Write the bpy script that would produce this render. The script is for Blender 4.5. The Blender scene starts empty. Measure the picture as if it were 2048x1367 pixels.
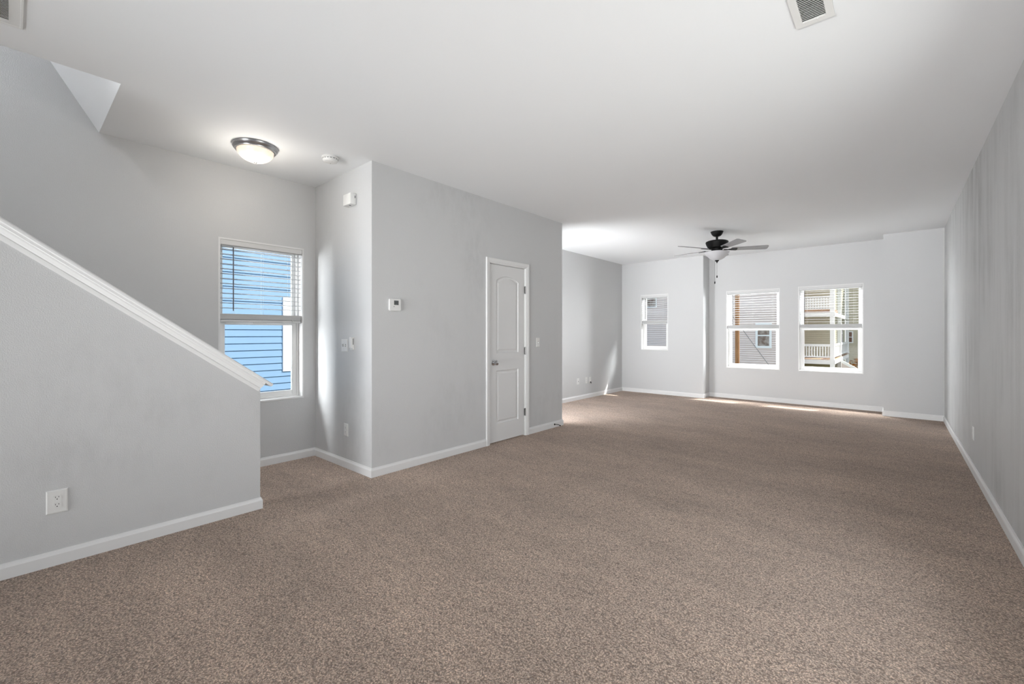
import bpy, bmesh, math, random
from mathutils import Vector, Matrix
R = math.radians
random.seed(7)
SC = bpy.context.scene
COL = SC.collection

# ------------------------------------------------------------------ camera
cam_d = bpy.data.cameras.new('camera')
cam = bpy.data.objects.new('camera', cam_d)
COL.objects.link(cam)
cam_d.sensor_width = 36.0
cam_d.lens = 877.0 / 2048.0 * 36.0
cam_d.shift_y = -17.5 / 2048.0
cam_d.clip_start = 0.02
cam_d.clip_end = 300
cam.location = (0, 0, 1.245)
cam.rotation_euler = (R(90), 0, R(41.1165))
SC.camera = cam

# ------------------------------------------------------------------ colour management
vs = SC.view_settings
vs.view_transform = 'Standard'
vs.look = 'None'
vs.gamma = 1.0
vs.use_curve_mapping = False
vs.exposure = 0.38

# ------------------------------------------------------------------ sky
wd = bpy.data.worlds.new('sky')
SC.world = wd
wd.use_nodes = True
wn, wl = wd.node_tree.nodes, wd.node_tree.links
wn.clear()
w_out = wn.new('ShaderNodeOutputWorld')
w_bg = wn.new('ShaderNodeBackground')
w_tc = wn.new('ShaderNodeTexCoord')
w_sep = wn.new('ShaderNodeSeparateXYZ')
w_rmp = wn.new('ShaderNodeValToRGB')
w_rmp.color_ramp.elements[0].position = 0.0
w_rmp.color_ramp.elements[0].color = (0.98, 0.99, 1.0, 1)
w_rmp.color_ramp.elements[1].position = 0.8
w_rmp.color_ramp.elements[1].color = (0.62, 0.80, 1.0, 1)
wl.new(w_tc.outputs['Generated'], w_sep.inputs[0])
wl.new(w_sep.outputs['Z'], w_rmp.inputs[0])
wl.new(w_rmp.outputs[0], w_bg.inputs['Color'])
w_bg.inputs['Strength'].default_value = 1.05
wl.new(w_bg.outputs[0], w_out.inputs[0])

# ------------------------------------------------------------------ sun
sun_d = bpy.data.lights.new('sun', 'SUN')
sun_d.energy = 10.5
sun_d.color = (1.0, 0.96, 0.9)
sun_d.angle = R(0.6)
sun = bpy.data.objects.new('sun', sun_d)
COL.objects.link(sun)
sun.location = (8, 14, 16)
sun.rotation_euler = Vector((-0.58, -0.80, -1.0)).to_track_quat('-Z', 'Y').to_euler()


def area(name, loc, direction, sx, sy, power, color=(1, 1, 1)):
    d = bpy.data.lights.new(name, 'AREA')
    d.shape = 'RECTANGLE'
    d.size, d.size_y = sx, sy
    d.energy = power
    d.color = color
    o = bpy.data.objects.new(name, d)
    COL.objects.link(o)
    o.location = loc
    o.rotation_euler = Vector(direction).to_track_quat('-Z', 'Y').to_euler()
    return o


P_REAR, P_BEAM_L, P_BEAM_R, P_UPFILL = 4, 8, 8, 38  # powers of the added fill lamps
P_BAY, P_EAST, P_WEST = 360, 9, 185
P_STAIRWIN, P_FARFILL, P_SIDE = 185, 70, 28
# added unseen fill lamps at the rear opening, behind the camera
area('rear_fill', (-1.45, -4.30, 1.25), (0.10, 1, 0.05), 2.9, 2.1, P_REAR, (0.96, 0.985, 1.0))
beam = area('rear_fill_west', (-1.45, -4.28, 1.25), (-0.36, 1, 0.06), 2.9, 2.1, P_BEAM_L, (0.96, 0.985, 1.0))
beam.data.spread = R(42)
beam = area('rear_fill_east', (-1.45, -4.27, 1.25), (0.08, 1, 0.12), 2.9, 2.1, P_BEAM_R, (0.96, 0.985, 1.0))
beam.data.spread = R(45)
# added low fill lamp aimed up along the ceiling; no deck stands there
beam = area('rear_fill_up', (-1.45, -4.26, 0.40), (0.02, 1, 0.22), 2.9, 0.6, P_UPFILL, (0.98, 0.99, 1.0))
beam.data.spread = R(55)
# added unseen lamps outside the back windows, standing in for daylight
area('bay_fill_top', (-1.42, 10.05, 2.76), (0, -0.80, -1.30), 2.3, 0.5, P_BAY, (0.98, 0.99, 1.0))
side = area('bay_fill_east', (-1.52, 9.75, 1.40), (-1.0, -0.62, 0.0), 0.2, 1.5, P_EAST, (0.98, 0.99, 1.0))
side.data.spread = R(60)
area('bay_fill_west', (-3.38, 9.95, 1.45), (1.0, -0.40, 0.0), 0.7, 1.6, P_WEST, (0.98, 0.99, 1.0))
# added unseen lamp outside the stair window, brightening the short closet wall
area('stair_window_fill', (-5.02, 0.25, 1.60), (0.6, 1.2, -0.05), 0.5, 1.7, P_STAIRWIN, (0.98, 0.99, 1.0))
# added unseen fill lamp at the right wall opening, beside the camera
area('side_fill', (0.70, 1.90, 1.35), (-1.0, 0.36, -0.12), 1.9, 1.4, P_SIDE, (0.98, 0.99, 1.0))
# added fill lamp hidden in the closet block, brightening the far end
area('far_room_fill', (-3.98, 4.50, 1.00), (0.48, 1.0, 0.46), 0.62, 1.7, P_FARFILL, (0.97, 0.985, 1.0))
# lamps: added fill above the stairs, and the lit dome near the stairs
POWER_STAIR = 135
POWER_FLUSH = 4.0


# ================================================================== helpers
def mat(name, color, rough=0.6, metal=0.0, spec=0.5, **kw):
    m = bpy.data.materials.new(name)
    m.use_nodes = True
    b = m.node_tree.nodes['Principled BSDF']
    b.inputs['Base Color'].default_value = (*color, 1)
    b.inputs['Roughness'].default_value = rough
    b.inputs['Metallic'].default_value = metal
    b.inputs['Specular IOR Level'].default_value = spec
    for k, v in kw.items():
        b.inputs[k].default_value = v
    return m


def nodes_of(m):
    return m.node_tree.nodes, m.node_tree.links, m.node_tree.nodes['Principled BSDF']


def noise_node(n, l, vec, scale, detail=4, rough=0.55):
    t = n.new('ShaderNodeTexNoise')
    t.inputs['Scale'].default_value = scale
    t.inputs['Detail'].default_value = detail
    t.inputs['Roughness'].default_value = rough
    if vec is not None:
        l.new(vec, t.inputs['Vector'])
    return t


def add_bump(m, scale, strength, dist, detail=2):
    n, l, b = nodes_of(m)
    tc = n.new('ShaderNodeTexCoord')
    t = noise_node(n, l, tc.outputs['Object'], scale, detail)
    bp = n.new('ShaderNodeBump')
    bp.inputs['Strength'].default_value = strength
    bp.inputs['Distance'].default_value = dist
    l.new(t.outputs['Fac'], bp.inputs['Height'])
    l.new(bp.outputs[0], b.inputs['Normal'])
    return tc, bp


def vary(m, c0, c1, scale, stretch=(1, 1, 1), lo=0.35, hi=0.65, detail=4):
    """base colour drifting between two close paint tones"""
    n, l, b = nodes_of(m)
    tc = n.new('ShaderNodeTexCoord')
    mp = n.new('ShaderNodeMapping')
    mp.inputs['Scale'].default_value = stretch
    l.new(tc.outputs['Object'], mp.inputs['Vector'])
    t = noise_node(n, l, mp.outputs[0], scale, detail)
    r = n.new('ShaderNodeValToRGB')
    r.color_ramp.elements[0].position = lo
    r.color_ramp.elements[1].position = hi
    r.color_ramp.elements[0].color = (*c0, 1)
    r.color_ramp.elements[1].color = (*c1, 1)
    l.new(t.outputs['Fac'], r.inputs[0])
    l.new(r.outputs[0], b.inputs['Base Color'])
    return n, l, b, tc, r


WALLC = (0.577, 0.582, 0.586)
M = {}
M['wall'] = mat('wall_paint', WALLC, 0.55, spec=0.35)
add_bump(M['wall'], 170, 0.34, 0.004)


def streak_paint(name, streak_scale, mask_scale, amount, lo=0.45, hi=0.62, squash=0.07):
    """grey paint with darker streaks drawn out down the wall"""
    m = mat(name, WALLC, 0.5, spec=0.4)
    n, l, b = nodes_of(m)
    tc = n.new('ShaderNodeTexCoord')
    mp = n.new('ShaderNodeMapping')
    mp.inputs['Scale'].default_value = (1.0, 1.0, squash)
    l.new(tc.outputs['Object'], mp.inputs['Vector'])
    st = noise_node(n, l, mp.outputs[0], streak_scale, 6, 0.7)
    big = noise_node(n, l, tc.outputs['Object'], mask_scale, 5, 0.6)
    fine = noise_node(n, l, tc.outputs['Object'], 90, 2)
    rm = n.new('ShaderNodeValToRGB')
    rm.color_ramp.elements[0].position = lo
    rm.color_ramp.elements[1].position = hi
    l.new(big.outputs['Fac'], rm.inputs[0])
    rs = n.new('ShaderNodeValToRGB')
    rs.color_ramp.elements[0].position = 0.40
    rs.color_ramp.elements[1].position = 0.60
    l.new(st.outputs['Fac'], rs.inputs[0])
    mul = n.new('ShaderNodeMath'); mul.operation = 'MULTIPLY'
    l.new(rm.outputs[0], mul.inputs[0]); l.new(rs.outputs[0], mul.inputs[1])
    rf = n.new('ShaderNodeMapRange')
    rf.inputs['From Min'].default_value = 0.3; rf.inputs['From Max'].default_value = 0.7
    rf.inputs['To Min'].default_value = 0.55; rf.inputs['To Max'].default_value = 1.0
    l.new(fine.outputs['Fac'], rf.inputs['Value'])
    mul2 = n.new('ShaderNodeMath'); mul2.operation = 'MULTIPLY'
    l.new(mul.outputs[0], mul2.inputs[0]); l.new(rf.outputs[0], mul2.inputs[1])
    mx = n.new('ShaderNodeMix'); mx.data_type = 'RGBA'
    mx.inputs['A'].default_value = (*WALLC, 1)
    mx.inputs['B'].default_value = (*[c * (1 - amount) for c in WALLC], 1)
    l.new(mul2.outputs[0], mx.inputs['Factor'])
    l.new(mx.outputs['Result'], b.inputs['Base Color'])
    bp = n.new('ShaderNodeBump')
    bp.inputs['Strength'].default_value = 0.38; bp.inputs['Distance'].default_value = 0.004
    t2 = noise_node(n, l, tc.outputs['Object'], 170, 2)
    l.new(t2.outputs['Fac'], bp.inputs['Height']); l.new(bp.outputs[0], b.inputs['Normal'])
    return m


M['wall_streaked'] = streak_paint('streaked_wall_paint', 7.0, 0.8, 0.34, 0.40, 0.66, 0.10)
M['wall_blotched'] = streak_paint('blotched_wall_paint', 11.0, 1.1, 0.10, 0.50, 0.68, 0.4)
M['ceiling'] = mat('ceiling_paint', (0.81, 0.825, 0.84), 0.7, spec=0.25)
add_bump(M['ceiling'], 150, 0.08, 0.003)
M['trim'] = mat('white_trim_paint', (0.74, 0.74, 0.74), 0.38, spec=0.45)
M['vinyl'] = mat('white_vinyl', (0.80, 0.80, 0.79), 0.35, spec=0.45)
M['door'] = mat('white_door_paint', (0.70, 0.70, 0.70), 0.42, spec=0.4)
M['plate'] = mat('white_plastic', (0.74, 0.74, 0.73), 0.32, spec=0.5)
M['slot'] = mat('dark_slot', (0.015, 0.015, 0.015), 0.6)
M['black'] = mat('matte_black_metal', (0.006, 0.006, 0.006), 0.5, spec=0.18)
M['nickel'] = mat('brushed_nickel', (0.42, 0.42, 0.43), 0.30, metal=1.0)
M['chrome'] = mat('satin_chrome', (0.55, 0.55, 0.56), 0.18, metal=1.0)
M['hinge'] = mat('aged_hinge_steel', (0.22, 0.22, 0.22), 0.35, metal=0.9)
M['blade'] = mat('grey_blade', (0.33, 0.33, 0.34), 0.45)
vary(M['blade'], (0.22, 0.22, 0.23), (0.28, 0.28, 0.29), 18, (0.15, 1, 1))
M['blind'] = mat('white_blind', (0.64, 0.64, 0.64), 0.4, spec=0.4)
M['cord'] = mat('blind_cord', (0.70, 0.70, 0.68), 0.8)
M['wand'] = mat('backlit_dark_wand', (0.09, 0.09, 0.10), 0.25)  # backlit darkness put into the wand's colour
M['bowl'] = mat('frosted_bowl_glass', (0.52, 0.52, 0.54), 0.35, spec=0.5)
M['lcd'] = mat('grey_display', (0.10, 0.11, 0.11), 0.2)
vary(M['lcd'], (0.05, 0.055, 0.055), (0.17, 0.18, 0.18), 260)
M['vent_dark'] = mat('duct_dark', (0.10, 0.10, 0.10), 0.8)
M['wood'] = mat('rough_subfloor', (0.35, 0.24, 0.14), 0.8)
add_bump(M['wood'], 30, 0.2, 0.002)

# lit dome of the flush light: warm, marbled
m = bpy.data.materials.new('lit_alabaster_glass'); m.use_nodes = True
n, l, b = nodes_of(m)
b.inputs['Base Color'].default_value = (0.85, 0.78, 0.68, 1)
b.inputs['Roughness'].default_value = 0.3
tc = n.new('ShaderNodeTexCoord')
t = noise_node(n, l, tc.outputs['Object'], 16, 5, 0.6)
r = n.new('ShaderNodeValToRGB')
r.color_ramp.elements[0].position = 0.35; r.color_ramp.elements[0].color = (1.0, 0.74, 0.52, 1)
r.color_ramp.elements[1].position = 0.65; r.color_ramp.elements[1].color = (1.0, 0.90, 0.76, 1)
l.new(t.outputs['Fac'], r.inputs[0])
l.new(r.outputs[0], b.inputs['Emission Color'])
b.inputs['Emission Strength'].default_value = 0.45
M['lit_glass'] = m

# window glass
m = bpy.data.materials.new('window_glass'); m.use_nodes = True
n, l = m.node_tree.nodes, m.node_tree.links
n.clear()
o = n.new('ShaderNodeOutputMaterial')
tr = n.new('ShaderNodeBsdfTransparent'); tr.inputs[0].default_value = (0.97, 0.98, 0.98, 1)
gl = n.new('ShaderNodeBsdfGlossy'); gl.inputs['Roughness'].default_value = 0.02
fr = n.new('ShaderNodeFresnel'); fr.inputs['IOR'].default_value = 1.06
mx = n.new('ShaderNodeMixShader')
l.new(fr.outputs[0], mx.inputs[0]); l.new(tr.outputs[0], mx.inputs[1]); l.new(gl.outputs[0], mx.inputs[2])
l.new(mx.outputs[0], o.inputs[0])
M['glass'] = m

# carpet: twisted cut pile
m = mat('carpet_pile', (0.34, 0.26, 0.21), 0.95, spec=0.1)
n, l, b = nodes_of(m)
tc = n.new('ShaderNodeTexCoord')
warp = noise_node(n, l, tc.outputs['Object'], 35, 2)
madd = n.new('ShaderNodeVectorMath'); madd.operation = 'MULTIPLY_ADD'
madd.inputs[1].default_value = (0.03, 0.03, 0.03)
l.new(warp.outputs['Color'], madd.inputs[0]); l.new(tc.outputs['Object'], madd.inputs[2])
v1 = n.new('ShaderNodeTexVoronoi'); v1.inputs['Scale'].default_value = 150
l.new(madd.outputs[0], v1.inputs['Vector'])
f1 = noise_node(n, l, tc.outputs['Object'], 120, 4, 0.7)
mixh = n.new('ShaderNodeMath'); mixh.operation = 'MULTIPLY_ADD'
mixh.inputs[1].default_value = -0.55
l.new(v1.outputs['Distance'], mixh.inputs[0]); l.new(f1.outputs['Fac'], mixh.inputs[2])
tone = n.new('ShaderNodeValToRGB')
tone.color_ramp.elements[0].position = 0.12; tone.color_ramp.elements[0].color = (0.265, 0.184, 0.134, 1)
tone.color_ramp.elements[1].position = 0.46; tone.color_ramp.elements[1].color = (0.88, 0.69, 0.55, 1)
l.new(mixh.outputs[0], tone.inputs[0])  # darker where the pile is low: shade between tufts put into colour
# broad vacuum and tread marks: the nap leans one way or the other
mpw = n.new('ShaderNodeMapping'); mpw.inputs['Rotation'].default_value = (0, 0, R(25)); mpw.inputs['Scale'].default_value = (0.6, 1.6, 1)
l.new(tc.outputs['Object'], mpw.inputs['Vector'])
nap = noise_node(n, l, mpw.outputs[0], 1.3, 6, 0.62)
napr = n.new('ShaderNodeMapRange')
napr.inputs['From Min'].default_value = 0.3; napr.inputs['From Max'].default_value = 0.7
napr.inputs['To Min'].default_value = 0.80; napr.inputs['To Max'].default_value = 1.16
l.new(nap.outputs['Fac'], napr.inputs['Value'])
vm = n.new('ShaderNodeVectorMath'); vm.operation = 'SCALE'
mpc = n.new('ShaderNodeMapping'); mpc.inputs['Rotation'].default_value = (0, 0, R(-35)); mpc.inputs['Scale'].default_value = (0.55, 1.5, 1)
l.new(madd.outputs[0], mpc.inputs['Vector'])
cre = noise_node(n, l, mpc.outputs[0], 62, 3, 0.6)
crr = n.new('ShaderNodeMapRange')
crr.inputs['From Min'].default_value = 0.34; crr.inputs['From Max'].default_value = 0.50
crr.inputs['To Min'].default_value = 0.62; crr.inputs['To Max'].default_value = 1.06
l.new(cre.outputs['Fac'], crr.inputs['Value'])  # shaded creases of the pile, darkened in the colour
mid = noise_node(n, l, mpw.outputs[0], 9, 3, 0.6)
mdr = n.new('ShaderNodeMapRange')
mdr.inputs['From Min'].default_value = 0.3; mdr.inputs['From Max'].default_value = 0.7
mdr.inputs['To Min'].default_value = 0.91; mdr.inputs['To Max'].default_value = 1.08
l.new(mid.outputs['Fac'], mdr.inputs['Value'])
cm = n.new('ShaderNodeMath'); cm.operation = 'MULTIPLY'
l.new(crr.outputs[0], cm.inputs[0]); l.new(mdr.outputs[0], cm.inputs[1])
vmc = n.new('ShaderNodeVectorMath'); vmc.operation = 'SCALE'
l.new(tone.outputs[0], vmc.inputs[0]); l.new(cm.outputs[0], vmc.inputs['Scale'])
l.new(vmc.outputs[0], vm.inputs[0]); l.new(napr.outputs[0], vm.inputs['Scale'])
l.new(vm.outputs[0], b.inputs['Base Color'])
bp = n.new('ShaderNodeBump'); bp.inputs['Strength'].default_value = 0.9; bp.inputs['Distance'].default_value = 0.012
l.new(mixh.outputs[0], bp.inputs['Height'])
bp2 = n.new('ShaderNodeBump'); bp2.inputs['Strength'].default_value = 0.35; bp2.inputs['Distance'].default_value = 0.06
l.new(nap.outputs['Fac'], bp2.inputs['Height']); l.new(bp.outputs[0], bp2.inputs['Normal'])
l.new(bp2.outputs[0], b.inputs['Normal'])
b.inputs['Sheen Weight'].default_value = 0.3
b.inputs['Sheen Roughness'].default_value = 0.5
b.inputs['Sheen Tint'].default_value = (0.95, 0.92, 0.95, 1)
M['carpet'] = m

# outdoors
M['blue_siding'] = mat('blue_lap_siding', (0.138, 0.233, 0.35), 0.55)
M['pink_siding'] = mat('taupe_lap_siding', (0.74, 0.635, 0.60), 0.6)
M['olive_siding'] = mat('olive_lap_siding', (0.42, 0.40, 0.31), 0.6)
M['tan_siding'] = mat('cream_lap_siding', (0.55, 0.50, 0.38), 0.6)
M['out_white'] = mat('outdoor_white_paint', (0.82, 0.82, 0.82), 0.5)
M['pane_brown'] = mat('brown_reflecting_pane', (0.24, 0.17, 0.12), 0.15)
vary(M['pane_brown'], (0.16, 0.10, 0.07), (0.42, 0.36, 0.31), 5)
M['pane_dark'] = mat('dark_brown_pane', (0.14, 0.055, 0.03), 0.2)
M['post_wood'] = mat('treated_post', (0.36, 0.19, 0.07), 0.75)
vary(M['post_wood'], (0.17, 0.075, 0.028), (0.27, 0.135, 0.05), 6, (4, 4, 0.5))
M['deck_wood'] = mat('deck_wood', (0.33, 0.20, 0.12), 0.8)
M['olive_dark'] = mat('olive_skirt', (0.20, 0.18, 0.09), 0.8)
M['roof'] = mat('roof_shingle', (0.10, 0.10, 0.10), 0.9)
M['leaf'] = mat('rust_orange_leaf', (0.42, 0.17, 0.04), 0.7)
vary(M['leaf'], (0.22, 0.09, 0.03), (0.60, 0.26, 0.06), 3)
M['bark'] = mat('bark', (0.10, 0.07, 0.05), 0.9)
M['ground'] = mat('ground', (0.33, 0.32, 0.27), 0.95)
vary(M['ground'], (0.10, 0.11, 0.07), (0.17, 0.16, 0.13), 0.6)
M['cable'] = mat('grey_cable', (0.12, 0.12, 0.12), 0.6)


class MB:
    """collects shapes into one bmesh, linked as ONE object"""
    def __init__(s):
        s.bm = bmesh.new()

    def box(s, x0, x1, y0, y1, z0, z1, bevel=0.0, seg=1):
        r = bmesh.ops.create_cube(s.bm, size=1.0)
        vv = r['verts']
        for v in vv:
            v.co = Vector((x0 + (v.co.x + .5) * (x1 - x0), y0 + (v.co.y + .5) * (y1 - y0), z0 + (v.co.z + .5) * (z1 - z0)))
        if bevel > 0:
            ee = list({e for v in vv for e in v.link_edges})
            bmesh.ops.bevel(s.bm, geom=ee, offset=bevel, segments=seg, affect='EDGES', profile=0.5)
        return s

    def obox(s, center, size, rot):
        """oriented box: rot is a 3x3 / Euler matrix"""
        r = bmesh.ops.create_cube(s.bm, size=1.0)
        for v in r['verts']:
            v.co = Vector(center) + rot @ Vector((v.co.x * size[0], v.co.y * size[1], v.co.z * size[2]))
        return s

    def lathe(s, prof, seg=48, center=(0, 0, 0), axis='z', cap=True):
        c = Vector(center)
        rings = []
        for (rad, h) in prof:
            ring = []
            if rad < 1e-6:
                p = Vector((0, 0, h))
                ring = [s.bm.verts.new(s._ax(p, axis) + c)]
            else:
                for k in range(seg):
                    a = 2 * math.pi * k / seg
                    ring.append(s.bm.verts.new(s._ax(Vector((rad * math.cos(a), rad * math.sin(a), h)), axis) + c))
            rings.append(ring)
        for a, b in zip(rings, rings[1:]):
            if len(a) == 1 and len(b) == 1:
                continue
            for k in range(seg):
                k2 = (k + 1) % seg
                if len(a) == 1:
                    s.bm.faces.new((a[0], b[k], b[k2]))
                elif len(b) == 1:
                    s.bm.faces.new((a[k], b[0], a[k2]))
                else:
                    s.bm.faces.new((a[k], b[k], b[k2], a[k2]))
        if cap:
            for ring in (rings[0], rings[-1]):
                if len(ring) > 2:
                    s.bm.faces.new(ring)
        return s

    @staticmethod
    def _ax(p, axis):
        if axis == 'z':
            return p
        if axis == 'y':
            return Vector((p.x, p.z, p.y))
        return Vector((p.z, p.x, p.y))

    def tube(s, pts, rad, seg=8):
        pts = [Vector(p) for p in pts]
        rings = []
        for i, p in enumerate(pts):
            d = (pts[min(i + 1, len(pts) - 1)] - pts[max(i - 1, 0)]).normalized()
            up = Vector((0, 0, 1)) if abs(d.z) < 0.9 else Vector((1, 0, 0))
            a = d.cross(up).normalized()
            b = d.cross(a).normalized()
            rings.append([s.bm.verts.new(p + a * rad * math.cos(2 * math.pi * k / seg) + b * rad * math.sin(2 * math.pi * k / seg)) for k in range(seg)])
        for a, b in zip(rings, rings[1:]):
            for k in range(seg):
                s.bm.faces.new((a[k], a[(k + 1) % seg], b[(k + 1) % seg], b[k]))
        s.bm.faces.new(rings[0]); s.bm.faces.new(rings[-1])
        return s

    def prism(s, poly, axis, a0, a1):
        """extrude a 2-D outline: axis 'x' -> (y,z), 'y' -> (x,z), 'z' -> (x,y)"""
        def P(u, v, a):
            return {'x': (a, u, v), 'y': (u, a, v), 'z': (u, v, a)}[axis]
        A = [s.bm.verts.new(P(u, v, a0)) for u, v in poly]
        B = [s.bm.verts.new(P(u, v, a1)) for u, v in poly]
        s.bm.faces.new(A); s.bm.faces.new(B[::-1])
        k = len(poly)
        for i in range(k):
            s.bm.faces.new((A[i], B[i], B[(i + 1) % k], A[(i + 1) % k]))
        return s

    def clean(s):
        """merge touching boxes into one skin: drop the faces they share"""
        bmesh.ops.remove_doubles(s.bm, verts=s.bm.verts, dist=1e-5)
        seen = {}
        for f in s.bm.faces:
            seen.setdefault(frozenset(v.index for v in f.verts), []).append(f)
        s.bm.verts.index_update()
        seen = {}
        for f in s.bm.faces:
            seen.setdefault(frozenset(v.index for v in f.verts), []).append(f)
        dead = [f for fs in seen.values() if len(fs) > 1 for f in fs]
        if dead:
            bmesh.ops.delete(s.bm, geom=dead, context='FACES')
        return s

    def build(s, name, material, parent=None, smooth=None):
        bmesh.ops.recalc_face_normals(s.bm, faces=s.bm.faces)
        me = bpy.data.meshes.new(name)
        s.bm.to_mesh(me); s.bm.free()
        me.materials.append(M[material])
        if smooth:
            for p in me.polygons:
                p.use_smooth = True
            me.set_sharp_from_angle(angle=R(smooth))
        ob = bpy.data.objects.new(name, me)
        COL.objects.link(ob)
        if parent is not None:
            ob.parent = parent
        return ob


def thing(name, label, cat, loc=(0, 0, 0), rotz=0.0, group=None):
    o = bpy.data.objects.new(name, None)
    COL.objects.link(o)
    o.empty_display_size = 0.1
    o.location = loc
    o.rotation_euler = (0, 0, rotz)
    o['label'] = label
    o['category'] = cat
    if group:
        o['group'] = group
    return o


def tag(o, label, cat, group=None):
    o['label'] = label
    o['category'] = cat
    if group:
        o['group'] = group
    return o


def structure(o, label, cat):
    o['kind'] = 'structure'
    o['label'] = label
    o['category'] = cat
    return o


def dup(root, loc, rotz, label, group=None):
    r = root.copy(); COL.objects.link(r)
    r.location = loc; r.rotation_euler = (0, 0, rotz)
    r['label'] = label
    if group:
        r['group'] = group
    for ch in list(root.children):
        c = ch.copy(); COL.objects.link(c); c.parent = r
        for g in ch.children:
            d = g.copy(); COL.objects.link(d); d.parent = c
    return r


# ================================================================== room dimensions (metres)
XL, XC, XR = -4.46, -3.40, 0.53          # left wall, closet / stair-wall face, right wall
YF = 2.055                                # closet wall that faces the camera
YCE = 4.93                                # far end of the closet block
YB, YBAY, YB2 = 8.74, 9.10, 8.68          # back wall: left part, bay, right part
XJ1, XJ2 = -2.765, -0.13                  # sides of the bay
H = 2.735
YR = -4.40                                # rear wall, behind the camera
T = 0.15


def wall_box(along, fixed0, fixed1, u0, u1, z0, z1, holes=()):
    """a wall running along 'x' or 'y', cut by rectangular openings (u0,u1,z0,z1)"""
    mb = MB()
    us = sorted({u0, u1, *[h[0] for h in holes], *[h[1] for h in holes]})
    zs = sorted({z0, z1, *[h[2] for h in holes], *[h[3] for h in holes]})
    for a, b_ in zip(us, us[1:]):
        for c, d in zip(zs, zs[1:]):
            um, zm = (a + b_) / 2, (c + d) / 2
            if any(h[0] < um < h[1] and h[2] < zm < h[3] for h in holes):
                continue
            if along == 'x':
                mb.box(a, b_, fixed0, fixed1, c, d)
            else:
                mb.box(fixed0, fixed1, a, b_, c, d)
    mb.clean()
    return mb


# openings: (u0, u1, z0, z1)
W_LEFT = (1.201, 1.937, 0.600, 2.090)
W_SMALL = (-4.024, -3.447, 0.898, 2.045)
W_BAY_A = (-2.451, -1.557, 0.582, 2.055)
W_BAY_B = (-1.276, -0.382, 0.582, 2.060)
W_ADDED = (0.90, 2.90, 0.600, 2.100)  # added opening for the side fill lamp
DOOR = (3.500, 4.160, 0.0, 2.048)

# floor
structure(MB().box(XL - T, XR + T, YR - T, YBAY + T, -0.20, 0.0).build('floor', 'carpet'),
          'brown cut pile carpet covering the whole floor', 'carpet')

# ceiling with the stairwell opening
HX, HY0, HY1 = -3.485, -2.70, 0.437
cb = MB()
cb.box(HX, XR + T, YR - T, HY0, H, H + 0.22)
cb.box(HX, XR + T, HY0, HY1, H, H + 0.22)
cb.box(HX, XR + T, HY1, YBAY + T, H, H + 0.22)
cb.box(XL - T, HX, HY1, YBAY + T, H, H + 0.22)
cb.box(XL - T, HX, YR - T, HY0, H, H + 0.22)
cb.clean()
structure(cb.build('ceiling', 'ceiling'), 'white painted ceiling with an opening over the stairs', 'ceiling')

ZUP = 5.25
wb = wall_box('y', XL - T, XL, YR, YB + T, 0, H, [W_LEFT])
structure(wb.build('wall_left', 'wall'), 'grey wall on the left with the stair window', 'wall')
structure(wall_box('y', XR, XR + T, YR, YB2 + T, 0, H, [W_ADDED]).build('wall_right', 'wall_streaked'),
          'grey wall on the right with darker streaks', 'wall')
wb = MB()
for (a, b_, y, h) in ((XL, XJ1, YB, W_SMALL),):
    pass
wb = wall_box('x', YB, YB + T, XL, XJ1 - T, 0, H, [W_SMALL])
wb.box(XJ1 - T, XJ1, YB, YBAY + T, 0, H)
structure(wb.build('wall_back_left', 'wall'), 'grey back wall left of the bay with the small window', 'wall')
structure(wall_box('x', YBAY, YBAY + T, XJ1, XJ2, 0, H, [W_BAY_A, W_BAY_B]).build('wall_back_bay', 'wall'),
          'recessed grey back wall holding the two wide windows', 'wall')
wb = MB()
wb.box(XJ2, XR, YB2, YBAY + T, 0, H)
structure(wb.build('wall_back_right', 'wall'), 'grey wall standing forward at right of the two wide windows', 'wall')

# closet block
structure(wall_box('x', YF, YF + 0.115, XL, XC - 0.12, 0, H).build('wall_closet_front', 'wall_blotched'),
          'short grey wall right of the stair window', 'wall')
structure(wall_box('y', XC - 0.12, XC, YF, YCE, 0, H, [DOOR]).build('wall_closet_side', 'wall_blotched'),
          'long grey wall with the closet door', 'wall')
structure(wall_box('x', YCE - 0.115, YCE, XL, XC - 0.12, 0, H, [(-4.36, -3.56, 0.0, 2.05)]).build('wall_closet_far', 'wall'),
          'grey end wall of the closet', 'wall')  # added doorway, lets the hidden fill lamp shine out

# rear wall with an added opening for the rear fill (behind the camera)
structure(wall_box('x', YR - T, YR, XL - T, XR + T, 0, H, [(-2.95, 0.05, 0.0, 2.2)]).build('wall_rear', 'wall'),
          'grey wall behind the camera with added glass doors', 'wall')

# stair half wall: sloping top falls towards the window
SL = 0.741
YE = 1.172
ZE = 0.905                                # top of the wall at its low end


def ztop(y):
    return ZE + (YE - y) * SL


y_ceil = YE - (H - ZE) / SL
sw = MB().prism([(YR, 0), (YE, 0), (YE, ZE), (y_ceil, H), (YR, H)], 'x', XC - 0.12, XC)
structure(sw.build('wall_stair', 'wall_blotched'), 'grey half wall with sloping top beside the stairs', 'wall')

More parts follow.
